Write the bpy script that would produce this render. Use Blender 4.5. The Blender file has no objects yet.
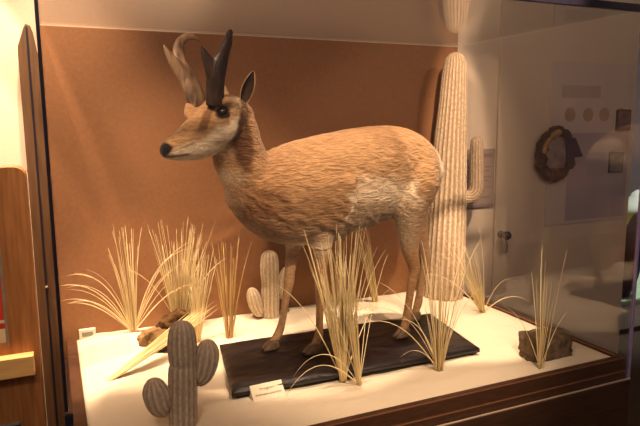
import bpy, bmesh, math, random
from mathutils import Vector, Matrix, noise
import numpy as np

C = bpy.context.scene.collection
EYE = 1.56          # the camera's height above the room floor; all z below are written relative to it

# ------------------------------------------------------------------ camera
cam_d = bpy.data.cameras.new('camera')
cam = bpy.data.objects.new('camera', cam_d); C.objects.link(cam)
cam_d.sensor_width = 36.0; cam_d.lens = 601.5 / 640 * 36.0; cam_d.clip_start = .05
r = Vector((0.91342, -0.40694, -0.00789)); u = Vector((0.06740, 0.13210, 0.98894)); f = Vector((0.40140, 0.90385, -0.14809))
m = Matrix.Identity(4)
for i in range(3):
    m[i][0] = r[i]; m[i][1] = u[i]; m[i][2] = -f[i]
m[2][3] = EYE
cam.matrix_world = m
bpy.context.scene.camera = cam

# ------------------------------------------------------------------ world, lights, exposure
w = bpy.data.worlds.new('world'); bpy.context.scene.world = w; w.use_nodes = True
w.node_tree.nodes['Background'].inputs['Color'].default_value = (0.62, 0.50, 0.46, 1)
w.node_tree.nodes['Background'].inputs['Strength'].default_value = 0.07
vs = bpy.context.scene.view_settings
vs.view_transform = 'Standard'; vs.look = 'None'; vs.gamma = 1.0; vs.use_curve_mapping = False
vs.exposure = 0.9
bpy.context.scene.cycles.max_bounces = 8
bpy.context.scene.cycles.transparent_max_bounces = 24
bpy.context.scene.cycles.use_denoising = True
bpy.context.scene.cycles.sample_clamp_indirect = 4.0
WARM = (1.0, 0.70, 0.44)

def spot(name, loc, target, watts, angle, blend=.4, col=WARM, size=.05):
    d = bpy.data.lights.new(name, 'SPOT'); d.energy = watts; d.color = col
    d.spot_size = math.radians(angle); d.spot_blend = blend; d.shadow_soft_size = size
    o = bpy.data.objects.new(name, d); C.objects.link(o)
    o.location = (loc[0], loc[1], loc[2] + EYE)
    dr = Vector(target) - Vector(loc)
    o.rotation_euler = dr.to_track_quat('-Z', 'Y').to_euler()
    return o
def area(name, loc, target, watts, sx, sy, col):
    d = bpy.data.lights.new(name, 'AREA'); d.energy = watts; d.color = col
    d.shape = 'RECTANGLE'; d.size = sx; d.size_y = sy
    o = bpy.data.objects.new(name, d); C.objects.link(o)
    o.location = (loc[0], loc[1], loc[2] + EYE)
    o.rotation_euler = (Vector(target) - Vector(loc)).to_track_quat('-Z', 'Y').to_euler()
    return o

for kx, kw in ((.84, 112), (1.48, 165)):
    kr = spot('track_spot_right', (kx, 1.86, 1.32), (kx, 2.08, -.86), kw, 25, .22, size=.025)
    kr.data.use_square = True; kr.scale = (1.15, 1, 1)
kl = spot('track_spot_left', (0.28, 2.02, 1.32), (0.28, 2.30, -.86), 170, 22, .4, size=.025)
kl.data.use_square = True; kl.scale = (1.5, 1, 1)
spot('wall_spot_left', (.02, 2.12, 1.36), (-.02, 2.5, -.58), 135, 50, 1.0, size=.03)
us = spot('upper_wall_fill', (.55, 2.30, 1.38), (.45, 2.62, .80), 42, 32, .6, size=.02); us.scale = (2.8, 1, 1)  # added lamp, brightens the upper wall seen through the glass top
spot('gallery_spot_left', (-.45, .75, 1.15), (.35, 2.1, .0), 140, 26, .9, size=.05)
spot('gallery_spot_front', (.95, .15, 1.32), (1.08, 2.0, -.70), 175, 34, .6, size=.04)
spot('gallery_spot_right', (2.35, .75, 1.30), (1.70, 2.42, -.20), 30, 40, .6, size=.025)
ks = spot('gallery_spot_saguaro', (.95, .35, 1.32), (1.855, 2.42, -.14), 330, 27, .6, size=.03)
ks.scale = (.36, 1, 1)
spot('wall_washer', (-.25, 2.28, 1.36), (-.25, 2.46, -.5), 130, 34, .12, size=.015)
spot('wall_washer', (-.80, 2.10, 1.36), (-.80, 2.48, -.2), 150, 58, .12, size=.02)
area('gallery_fill_left', (-.55, .10, 1.36), (.4, 1.8, -.7), 17, .5, .5, (1.0, .72, .48))  # added soft fill that lifts the front cactus, head and left sand
area('gallery_fill_ambient', (1.4, -.6, 1.4), (2.0, 2.4, -.2), 16, 1.8, .8, (1.0, .74, .56))  # unseen area lamp added to stand for the gallery's ambient light

# ------------------------------------------------------------------ materials
def mat(name):
    mm = bpy.data.materials.new(name); mm.use_nodes = True
    return mm, mm.node_tree, mm.node_tree.nodes['Principled BSDF']
def N(nt, typ, **kw):
    n = nt.nodes.new(typ)
    for k, v in kw.items():
        if k in n.inputs.keys(): n.inputs[k].default_value = v
        else: setattr(n, k, v)
    return n
def coords(nt, scale=(1, 1, 1), rot=(0, 0, 0)):
    tc = N(nt, 'ShaderNodeTexCoord'); mp = N(nt, 'ShaderNodeMapping')
    mp.inputs['Scale'].default_value = scale; mp.inputs['Rotation'].default_value = rot
    nt.links.new(tc.outputs['Object'], mp.inputs['Vector'])
    return mp.outputs['Vector']
def ramp(nt, fac, stops):
    rp = N(nt, 'ShaderNodeValToRGB')
    el = rp.color_ramp.elements
    while len(el) < len(stops): el.new(.5)
    for e, (p, c) in zip(el, stops):
        e.position = p; e.color = (*c, 1)
    nt.links.new(fac, rp.inputs['Fac'])
    return rp.outputs['Color']
def bump(nt, bsdf, height, strength, dist=.01):
    b = N(nt, 'ShaderNodeBump', Strength=strength, Distance=dist)
    nt.links.new(height, b.inputs['Height']); nt.links.new(b.outputs['Normal'], bsdf.inputs['Normal'])
def noisy(name, c0, c1, scale, rough=.6, bumps=.3, stretch=(1, 1, 1), detail=6, spec=.3, dist=.01, rot=(0, 0, 0)):
    mm, nt, b = mat(name)
    v = coords(nt, stretch, rot)
    n = N(nt, 'ShaderNodeTexNoise', Scale=scale, Detail=detail)
    nt.links.new(v, n.inputs['Vector'])
    nt.links.new(ramp(nt, n.outputs['Fac'], [(.3, c0), (.7, c1)]), b.inputs['Base Color'])
    b.inputs['Roughness'].default_value = rough; b.inputs['Specular IOR Level'].default_value = spec
    if bumps: bump(nt, b, n.outputs['Fac'], bumps, dist)
    return mm

M = {}
M['sand'] = noisy('sand', (.70, .62, .48), (.78, .70, .56), 260, .9, .35, spec=.1, dist=.003)
M['brown_wall'] = noisy('brown_wall', (.25, .118, .052), (.285, .138, .062), 90, .55, .10, spec=.3, dist=.002)
M['beige_wall'] = noisy('beige_wall', (.60, .50, .40), (.64, .54, .43), 120, .7, .08, spec=.2, dist=.002)
M['carpet'] = noisy('carpet', (.05, .035, .028), (.10, .07, .055), 200, .95, .5, spec=.1)
M['tray_wood'] = noisy('tray_wood', (.050, .022, .012), (.095, .042, .022), 14, .4, .12, (2, 2, 24), spec=.4, dist=.002)
M['rail_glint'] = noisy('rail_glint', (.22, .095, .045), (.30, .14, .07), 14, .4, .05, (2, 2, 24), spec=.4)  # brighter wood tone, stands in for light along the rail edges
M['cabinet_wood'] = noisy('cabinet_wood', (.035, .017, .011), (.065, .03, .018), 10, .32, .1, (1, 1, 12), spec=.5, dist=.002)
M['kiosk_wood'] = noisy('kiosk_wood', (.22, .085, .025), (.36, .155, .055), 9, .45, .08, (9, 9, .6), spec=.35, dist=.002)
M['shelf_wood'] = noisy('shelf_wood', (.55, .33, .12), (.66, .42, .18), 9, .35, .05, (1, 9, 9), spec=.4, dist=.002)
M['post'] = noisy('post', (.075, .040, .020), (.125, .066, .034), 9, .32, .05, (9, 9, .6), spec=.5, dist=.002)  # tone of the panel edge and its reflection, built as a post
M['dark_metal'] = noisy('dark_metal', (.010, .009, .018), (.016, .014, .026), 30, .3, 0, spec=.5)
M['lilac_glint'] = noisy('lilac_glint', (.23, .17, .38), (.30, .23, .48), 30, .25, 0, spec=.5)  # glass edges catching bluish light, put into the colour
M['black_fabric'] = noisy('black_fabric', (.005, .004, .006), (.014, .010, .012), 7, .40, .8, (1, 2.2, 1), spec=.5, dist=.02)
M['hoof'] = noisy('hoof', (.07, .045, .028), (.17, .11, .065), 40, .5, .2)
M['eye'] = noisy('eye', (.006, .003, .002), (.012, .006, .004), 20, .06, 0, spec=.6)
M['rock'] = noisy('rock', (.075, .05, .03), (.20, .14, .09), 26, .85, .9, spec=.2, dist=.02)
M['brown_stone'] = noisy('brown_stone', (.13, .075, .03), (.36, .22, .10), 22, .85, .9, spec=.2, dist=.02)
M['dark_bark'] = noisy('dark_bark', (.035, .022, .010), (.16, .085, .035), 30, .9, .9, spec=.15, dist=.02)
M['pale_stone'] = noisy('pale_stone', (.40, .28, .17), (.56, .42, .28), 22, .85, .8, spec=.2, dist=.02)
M['white_plastic'] = noisy('white_plastic', (.66, .60, .50), (.70, .64, .54), 20, .4, 0)
M['edge_glint'] = noisy('edge_glint', (.36, .26, .20), (.42, .31, .24), 20, .3, 0, spec=.5)  # specular line of the ledge, put into a pale colour
M['grey_lcd'] = noisy('grey_lcd', (.20, .20, .15), (.27, .26, .20), 60, .2, 0)
M['card'] = noisy('card', (.78, .70, .56), (.82, .74, .60), 30, .7, 0, spec=.2)
M['ink'] = noisy('ink', (.16, .11, .07), (.19, .13, .08), 30, .8, 0)
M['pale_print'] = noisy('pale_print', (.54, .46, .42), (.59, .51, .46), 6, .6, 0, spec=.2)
M['reflected_lilac_print'] = noisy('reflected_lilac_print', (.36, .30, .35), (.42, .35, .40), 5, .6, 0, spec=.2)
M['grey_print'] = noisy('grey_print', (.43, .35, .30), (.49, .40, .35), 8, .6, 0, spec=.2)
M['sign_print'] = noisy('sign_print', (.29, .22, .20), (.33, .25, .22), 12, .6, 0, spec=.2)
M['sign_ink'] = noisy('sign_ink', (.20, .15, .15), (.23, .17, .17), 12, .7, 0, spec=.2)
M['tan_print'] = noisy('tan_print', (.36, .25, .18), (.44, .31, .22), 40, .7, 0, spec=.2)
M['photo_print'] = noisy('photo_print', (.05, .035, .05), (.20, .14, .14), 16, .5, 0, spec=.3)
M['red_print'] = noisy('red_print', (.45, .03, .012), (.58, .06, .02), 14, .4, 0)
M['cream_print'] = noisy('cream_print', (.62, .50, .34), (.70, .58, .40), 14, .4, 0)
M['steel'] = noisy('steel', (.16, .15, .15), (.22, .21, .20), 30, .3, 0, spec=.6)
M['knob_black'] = noisy('knob_black', (.015, .013, .013), (.03, .026, .025), 30, .25, 0, spec=.6)
M['bark_brown'] = noisy('bark_brown', (.020, .012, .012), (.075, .042, .030), 30, .85, .8, spec=.2)
M['navy_cloth'] = noisy('navy_cloth', (.010, .010, .045), (.022, .02, .075), 30, .8, .3, spec=.2)
M['pale_centre'] = noisy('pale_centre', (.14, .11, .11), (.30, .24, .23), 18, .7, .4, spec=.2)
M['tan_tuft'] = noisy('tan_tuft', (.24, .13, .05), (.42, .26, .12), 40, .8, .6, spec=.2)
M['green_top'] = noisy('green_top', (.42, .55, .40), (.55, .68, .50), 12, .6, .1)
M['yellow_paint'] = noisy('yellow_paint', (.55, .42, .05), (.68, .54, .10), 12, .5, .1)
M['white_paint'] = noisy('white_paint', (.70, .72, .66), (.80, .82, .76), 12, .5, .1)
M['dark_green'] = noisy('dark_green', (.01, .012, .02), (.03, .032, .045), 12, .5, .1)

def glass_mat():
    mm = bpy.data.materials.new('clear_glass'); mm.use_nodes = True
    nt = mm.node_tree; nt.nodes.clear()
    out = N(nt, 'ShaderNodeOutputMaterial'); mx = N(nt, 'ShaderNodeMixShader')
    tr = N(nt, 'ShaderNodeBsdfTransparent'); gl = N(nt, 'ShaderNodeBsdfGlossy', Roughness=0.0)
    tr.inputs['Color'].default_value = (.985, .98, .985, 1)
    fr = N(nt, 'ShaderNodeFresnel', IOR=1.5)
    ge = N(nt, 'ShaderNodeNewGeometry'); io = N(nt, 'ShaderNodeMapRange')   # same index on the way in and out of the sheet
    io.inputs['To Min'].default_value = 1.5; io.inputs['To Max'].default_value = 1 / 1.5
    nt.links.new(ge.outputs['Backfacing'], io.inputs['Value']); nt.links.new(io.outputs['Result'], fr.inputs['IOR'])
    nt.links.new(fr.outputs['Fac'], mx.inputs['Fac'])
    nt.links.new(tr.outputs[0], mx.inputs[1]); nt.links.new(gl.outputs[0], mx.inputs[2])
    nt.links.new(mx.outputs[0], out.inputs['Surface'])
    return mm
M['glass'] = glass_mat()

def cactus_mat(name, c0, c1, spine):
    mm, nt, b = mat(name)
    at = N(nt, 'ShaderNodeAttribute'); at.attribute_name = 'rib'
    v = coords(nt, (1, 1, 1))
    n = N(nt, 'ShaderNodeTexNoise', Scale=70, Detail=5); nt.links.new(v, n.inputs['Vector'])
    base = ramp(nt, n.outputs['Fac'], [(.3, c0), (.7, c1)])
    mx = N(nt, 'ShaderNodeMix', data_type='RGBA')
    pw = N(nt, 'ShaderNodeMath', operation='POWER'); pw.inputs[1].default_value = 3.0
    nt.links.new(at.outputs['Fac'], pw.inputs[0])
    vo = N(nt, 'ShaderNodeTexVoronoi', Scale=110); nt.links.new(coords(nt, (1, 1, .7)), vo.inputs['Vector'])
    ml = N(nt, 'ShaderNodeMath', operation='MULTIPLY'); nt.links.new(pw.outputs[0], ml.inputs[0]); nt.links.new(vo.outputs['Distance'], ml.inputs[1])
    m2 = N(nt, 'ShaderNodeMath', operation='MULTIPLY'); m2.inputs[1].default_value = 1.9; m2.use_clamp = True
    nt.links.new(ml.outputs[0], m2.inputs[0])
    nt.links.new(m2.outputs[0], mx.inputs['Factor'])
    nt.links.new(base, mx.inputs[6]); mx.inputs[7].default_value = (*spine, 1)
    nt.links.new(mx.outputs[2], b.inputs['Base Color'])
    b.inputs['Roughness'].default_value = .85; b.inputs['Specular IOR Level'].default_value = .15
    bump(nt, b, n.outputs['Fac'], .6, .006)
    return mm
M['saguaro'] = cactus_mat('saguaro_skin', (.30, .21, .13), (.40, .295, .195), (.64, .52, .38))
M['grey_cactus'] = cactus_mat('grey_cactus_skin', (.33, .26, .19), (.43, .35, .26), (.56, .47, .37))
M['pale_cactus'] = cactus_mat('pale_cactus_skin', (.42, .33, .22), (.52, .42, .29), (.66, .56, .42))

def grass_mat(name, c0, c1):
    mm, nt, b = mat(name)
    at = N(nt, 'ShaderNodeAttribute'); at.attribute_name = 'tone'
    nt.links.new(ramp(nt, at.outputs['Fac'], [(0, c0), (1, c1)]), b.inputs['Base Color'])
    b.inputs['Roughness'].default_value = .5; b.inputs['Specular IOR Level'].default_value = .3
    return mm
M['pale_grass'] = grass_mat('pale_grass', (.58, .43, .17), (.90, .78, .48))
M['gold_grass'] = grass_mat('gold_grass', (.38, .22, .07), (.72, .52, .22))

def fur_mat():
    mm, nt, b = mat('pronghorn_coat')
    at = N(nt, 'ShaderNodeAttribute'); at.attribute_name = 'coat'
    n1 = N(nt, 'ShaderNodeTexNoise', Scale=120, Detail=9); nt.links.new(coords(nt, (.30, 1, 1), (0, math.radians(-26), 0)), n1.inputs['Vector'])
    n2 = N(nt, 'ShaderNodeTexNoise', Scale=14, Detail=4); nt.links.new(coords(nt, (.6, 1, 1)), n2.inputs['Vector'])
    g1 = ramp(nt, n1.outputs['Fac'], [(.25, (.66, .64, .60)), (.75, (1.22, 1.22, 1.2))])
    g2 = ramp(nt, n2.outputs['Fac'], [(.3, (.90, .87, .84)), (.7, (1.08, 1.08, 1.06))])
    a = N(nt, 'ShaderNodeMix', data_type='RGBA', blend_type='MULTIPLY'); a.inputs['Factor'].default_value = 1
    nt.links.new(at.outputs['Color'], a.inputs[6]); nt.links.new(g1, a.inputs[7])
    c = N(nt, 'ShaderNodeMix', data_type='RGBA', blend_type='MULTIPLY'); c.inputs['Factor'].default_value = 1
    nt.links.new(a.outputs[2], c.inputs[6]); nt.links.new(g2, c.inputs[7])
    nt.links.new(c.outputs[2], b.inputs['Base Color'])
    b.inputs['Roughness'].default_value = .8; b.inputs['Specular IOR Level'].default_value = .12
    b.inputs['Sheen Weight'].default_value = .15
    bm_ = N(nt, 'ShaderNodeBump', Distance=.012)
    ms = N(nt, 'ShaderNodeMath', operation='MULTIPLY'); ms.inputs[1].default_value = .9
    nt.links.new(at.outputs['Alpha'], ms.inputs[0]); nt.links.new(ms.outputs[0], bm_.inputs['Strength'])
    nt.links.new(n1.outputs['Fac'], bm_.inputs['Height']); nt.links.new(bm_.outputs['Normal'], b.inputs['Normal'])
    return mm
M['coat'] = fur_mat()
def horn_mat(name, c0, c1):
    return noisy(name, c0, c1, 40, .42, .7, (1, 1, .35), spec=.4, dist=.01)
M['horn_dark'] = horn_mat('horn_dark', (.010, .006, .004), (.050, .028, .018))
M['horn_lit'] = horn_mat('horn_lit', (.06, .035, .02), (.27, .17, .10))  # same horn, with the light falling on the far one painted in

# ------------------------------------------------------------------ helpers
def new_obj(name, me, material=None, parent=None, smooth=True):
    if material is not None: me.materials.append(material)
    if smooth:
        for p in me.polygons: p.use_smooth = True
    o = bpy.data.objects.new(name, me); C.objects.link(o)
    if parent is not None: o.parent = parent
    return o
def tag(o, label, cat, group=None, kind=None):
    o['label'] = label; o['category'] = cat
    if group: o['group'] = group
    o['kind'] = kind or 'thing'
    return o
def structure(o): o['kind'] = 'structure'; return o
def thing(name, loc, label, cat, group=None):
    o = bpy.data.objects.new(name, None); C.objects.link(o)
    o.location = (loc[0], loc[1], loc[2] + EYE); o.empty_display_size = .1
    return tag(o, label, cat, group)
def from_bm(name, bm, material, parent=None, smooth=False, bevel=0, loc=None):
    me = bpy.data.meshes.new(name); bm.normal_update(); bm.to_mesh(me); bm.free()
    o = new_obj(name, me, material, parent, smooth)
    if loc: o.location = (loc[0], loc[1], loc[2] + EYE)
    if bevel:
        b = o.modifiers.new('bevel', 'BEVEL'); b.width = bevel; b.segments = 2; b.limit_method = 'ANGLE'
    return o
def box_bm(x0, x1, y0, y1, z0, z1, bm=None):
    bm = bm or bmesh.new()
    v = [bm.verts.new((x, y, z)) for x in (x0, x1) for y in (y0, y1) for z in (z0, z1)]
    for q in ((0, 1, 3, 2), (4, 6, 7, 5), (0, 4, 5, 1), (2, 3, 7, 6), (0, 2, 6, 4), (1, 5, 7, 3)):
        bm.faces.new([v[i] for i in q])
    return bm
def wbox(name, x0, x1, y0, y1, z0, z1, material, parent=None, bevel=.002):
    """a box given in room coordinates (z from eye level); origin at its base centre"""
    cx, cy = (x0 + x1) / 2, (y0 + y1) / 2
    bm = box_bm(x0 - cx, x1 - cx, y0 - cy, y1 - cy, 0, z1 - z0)
    o = from_bm(name, bm, material, parent, False, bevel)
    base = Vector((cx, cy, z0 + EYE))
    if parent is not None: base -= parent.location
    o.location = base
    return o
def loft_bm(rings, bm=None, n=28, cap=True):
    """rings: (centre, axis_u, axis_v) ellipses"""
    bm = bm or bmesh.new(); loops = []
    for c, a, b in rings:
        c, a, b = Vector(c), Vector(a), Vector(b)
        loops.append([bm.verts.new(c + a * math.cos(2 * math.pi * i / n) + b * math.sin(2 * math.pi * i / n)) for i in range(n)])
    for p, q in zip(loops, loops[1:]):
        for i in range(n):
            bm.faces.new((p[i], p[(i + 1) % n], q[(i + 1) % n], q[i]))
    if cap:
        bm.faces.new(loops[0][::-1]); bm.faces.new(loops[-1])
    return bm
def spline(pts, k=8):
    """Catmull-Rom through tuples of any length"""
    P = [np.array(p, float) for p in pts]; P = [2 * P[0] - P[1]] + P + [2 * P[-1] - P[-2]]
    out = []
    for i in range(1, len(P) - 2):
        a, b, c, d = P[i - 1:i + 3]
        for j in range(k):
            t = j / k
            out.append(.5 * (2 * b + (c - a) * t + (2 * a - 5 * b + 4 * c - d) * t * t + (3 * b - a - 3 * c + d) * t ** 3))
    out.append(P[-2]); return out
def tube_bm(pts, bm=None, n=16, k=6, flat=None):
    """pts: (x,y,z,r) - a tapering limb; flat=(normal, ratio) squashes it along normal"""
    S = spline(pts, k) if k > 1 else [np.array(p, float) for p in pts]
    rings = []; prev = None
    for i, p in enumerate(S):
        t = Vector(S[min(i + 1, len(S) - 1)][:3] - S[max(i - 1, 0)][:3]).normalized()
        if prev is None:
            a = t.cross(Vector((0, 1, 0)))
            if a.length < .2: a = t.cross(Vector((1, 0, 0)))
        else: a = prev - t * prev.dot(t)
        a.normalize(); b = t.cross(a).normalized(); prev = a
        rr = max(float(p[3]), .0006)
        A, B = a * rr, b * rr
        if flat:
            nrm, ratio = Vector(flat[0]).normalized(), flat[1]
            A = A - nrm * A.dot(nrm) * (1 - ratio); B = B - nrm * B.dot(nrm) * (1 - ratio)
        rings.append((Vector(p[:3]), A, B))
    # rounded ends
    return loft_bm(rings, bm, n)

# ------------------------------------------------------------------ the room
def room_box(name, *a, material): return structure(wbox(name, *a, material, None, 0))
room_box('floor', -3, 8, -3, 7, -1.60, -1.56, material=M['carpet'])
room_box('ceiling', -3, 8, -3, 7, 1.45, 1.5, material=M['beige_wall'])
room_box('wall_back', -2.2, 3.27, 2.62, 2.72, -1.56, 1.45, material=M['beige_wall'])
dr = bpy.data.objects.new('door_1', None); C.objects.link(dr); dr.location = (2.75, 2.615, 0); structure(dr)
wbox('door_leaf', 2.215, 3.21, 2.606, 2.62, -1.55, .72, M['beige_wall'], dr, .004)
hd = from_bm('door_handle', tube_bm([(0, .006, 0, .021), (0, -.004, 0, .021), (0, -.010, 0, .012), (0, -.03, 0, .012), (0, -.037, 0, .021), (0, -.055, 0, .025), (0, -.07, 0, .016), (0, -.073, 0, .002)], k=3), M['knob_black'], dr, True)
hd.location = Vector((2.255, 2.602, -.62 + EYE)) - dr.location
lv = from_bm('lever', tube_bm([(.0, -.02, -.01, .011), (.004, -.03, -.04, .014), (.008, -.03, -.075, .016), (.010, -.03, -.10, .010)], k=4), M['steel'], hd, True)
lv['label'] = 'grey hanging lever'

# ------------------------------------------------------------------ the display case
XL, XR, YF, YB, ZT, ZS = -.007, 1.88, 1.461, 2.546, .367, -.86
ZB = ZS - .078
case = thing('display_case', ((XL + XR) / 2, (YF + YB) / 2, -1.56), 'large glass museum display case with dark wooden base holding the mounted antelope', 'display case')
wbox('cabinet', XL - .004, XR + .004, YF - .012, YB + .05, -1.56, ZB, M['cabinet_wood'], case, .004)
wbox('back_panel', XL - .003, XR + .012, YB, YB + .03, ZB, ZT + .003, M['brown_wall'], case, .002)
ZR = ZS + .004
wbox('tray_rail', XL + .012, XR - .008, YF + .008, YF + .030, ZB, ZR, M['tray_wood'], case, .003)
wbox('tray_rail', XR - .030, XR - .008, YF + .030, YB - .001, ZB, ZR, M['tray_wood'], case, .003)
wbox('tray_rail', XL + .012, XL + .050, YF + .030, YB - .001, ZB, ZR, M['tray_wood'], case, .003)
wbox('tray_ledge', XL + .01, XR - .006, YF + .001, YF + .007, ZB, ZB + .034, M['tray_wood'], case, .002)
wbox('rail_lit_line', XL + .012, XR - .009, YF + .0065, YF + .0078, ZR - .006, ZR - .001, M['rail_glint'], case, .0005)  # thin brighter strips paint the lit line along the rails
wbox('rail_lit_line', XL + .012, XR - .009, YF - .0002, YF + .0008, ZB + .029, ZB + .033, M['rail_glint'], case, .0005)
wbox('rail_lit_line', XR - .0315, XR - .0302, YF + .030, YB - .002, ZR - .004, ZR + .001, M['rail_glint'], case, .0005)
wbox('glass_pane', XL + .004, XR - .004, YF - .006, YF, ZB, ZT, M['glass'], case, 0)
wbox('glass_pane', XR - .006, XR, YF + .001, YB - .001, ZB, ZT, M['glass'], case, 0)
wbox('glass_pane', XL, XL + .004, YF + .001, YB - .001, ZB, ZT, M['glass'], case, 0)
wbox('glass_top', XL, XR, YF, YB - .001, ZT + .004, ZT + .010, M['glass'], case, 0)
wbox('corner_trim', XL - .005, XL + .003, YF - .009, YF, -.665, ZT, M['dark_metal'], case, .001)
wbox('lower_corner_glint', XL - .003, XL + .010, YF - .009, YF, ZB, -.69, M['lilac_glint'], case, .001)['label'] = 'lower corner strip, bluish reflection painted lilac'
wbox('corner_clip', XL - .006, XL + .013, YF - .013, YF + .002, -.70, -.67, M['dark_metal'], case, .003)
wbox('corner_trim', XR - .004, XR + .006, YF - .008, YF + .002, ZB, ZT, M['lilac_glint'], case, .001)['label'] = 'thin right corner edge, bluish light painted lilac'  # glass edge catching bluish light, built as a strip
wbox('edge_highlight', XL, XR + .004, YF - .0125, YF - .0065, ZB + .0005, ZB + .005, M['edge_glint'], case, .001)['label'] = 'highlight painted as a thin pale strip under the front glass'  # painted highlight along the cabinet ledge
wbox('top_rail', XL - .006, XR + .006, YF - .010, YF + .004, ZT - .012, ZT + .012, M['dark_metal'], case, .002)

# sand
def sand_h(x, y):
    h = .013 * noise.noise(Vector((x * 2.6, y * 3.4, 3.1))) + .006 * noise.noise(Vector((x * 7, y * 9, 1.7)))
    h += .0020 * noise.noise(Vector((x * 25, y * 34, 5)))
    h += .022 * math.exp(-((x - .22) / .3) ** 2 - ((y - 2.42) / .13) ** 2)
    h += .016 * math.exp(-((x - 1.5) / .3) ** 2 - ((y - 1.98) / .15) ** 2)
    e = min((x - XL - .05) / .07, (XR - .03 - x) / .06, (y - YF - .03) / .09, 1); e = max(0, min(1, e))
    return ZS - .012 * (1 - e) + .003 + h * (.25 + .75 * e)
def build_sand():
    bm = bmesh.new(); nx, ny = 150, 90
    x0, x1, y0, y1 = XL + .0505, XR - .0305, YF + .0305, YB - .002
    g = []
    for j in range(ny + 1):
        row = []
        for i in range(nx + 1):
            x = x0 + (x1 - x0) * i / nx; y = y0 + (y1 - y0) * j / ny
            row.append(bm.verts.new((x, y, sand_h(x, y))))
        g.append(row)
    for j in range(ny):
        for i in range(nx): bm.faces.new((g[j][i], g[j][i + 1], g[j + 1][i + 1], g[j + 1][i]))
    per = [g[0][i] for i in range(nx + 1)] + [g[j][nx] for j in range(1, ny + 1)] + [g[ny][i] for i in range(nx - 1, -1, -1)] + [g[j][0] for j in range(ny - 1, 0, -1)]
    low = [bm.verts.new((v.co.x, v.co.y, ZB + .001)) for v in per]
    for i in range(len(per)):
        k = (i + 1) % len(per); bm.faces.new((per[k], per[i], low[i], low[k]))
    bm.faces.new(low[::-1])
    for v in bm.verts: v.co.z += EYE
    o = from_bm('sand_bed', bm, M['sand'], None, True)
    tag(o, 'pale cream sand filling the tray of the glass case', 'sand', kind='stuff')
build_sand()

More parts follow.
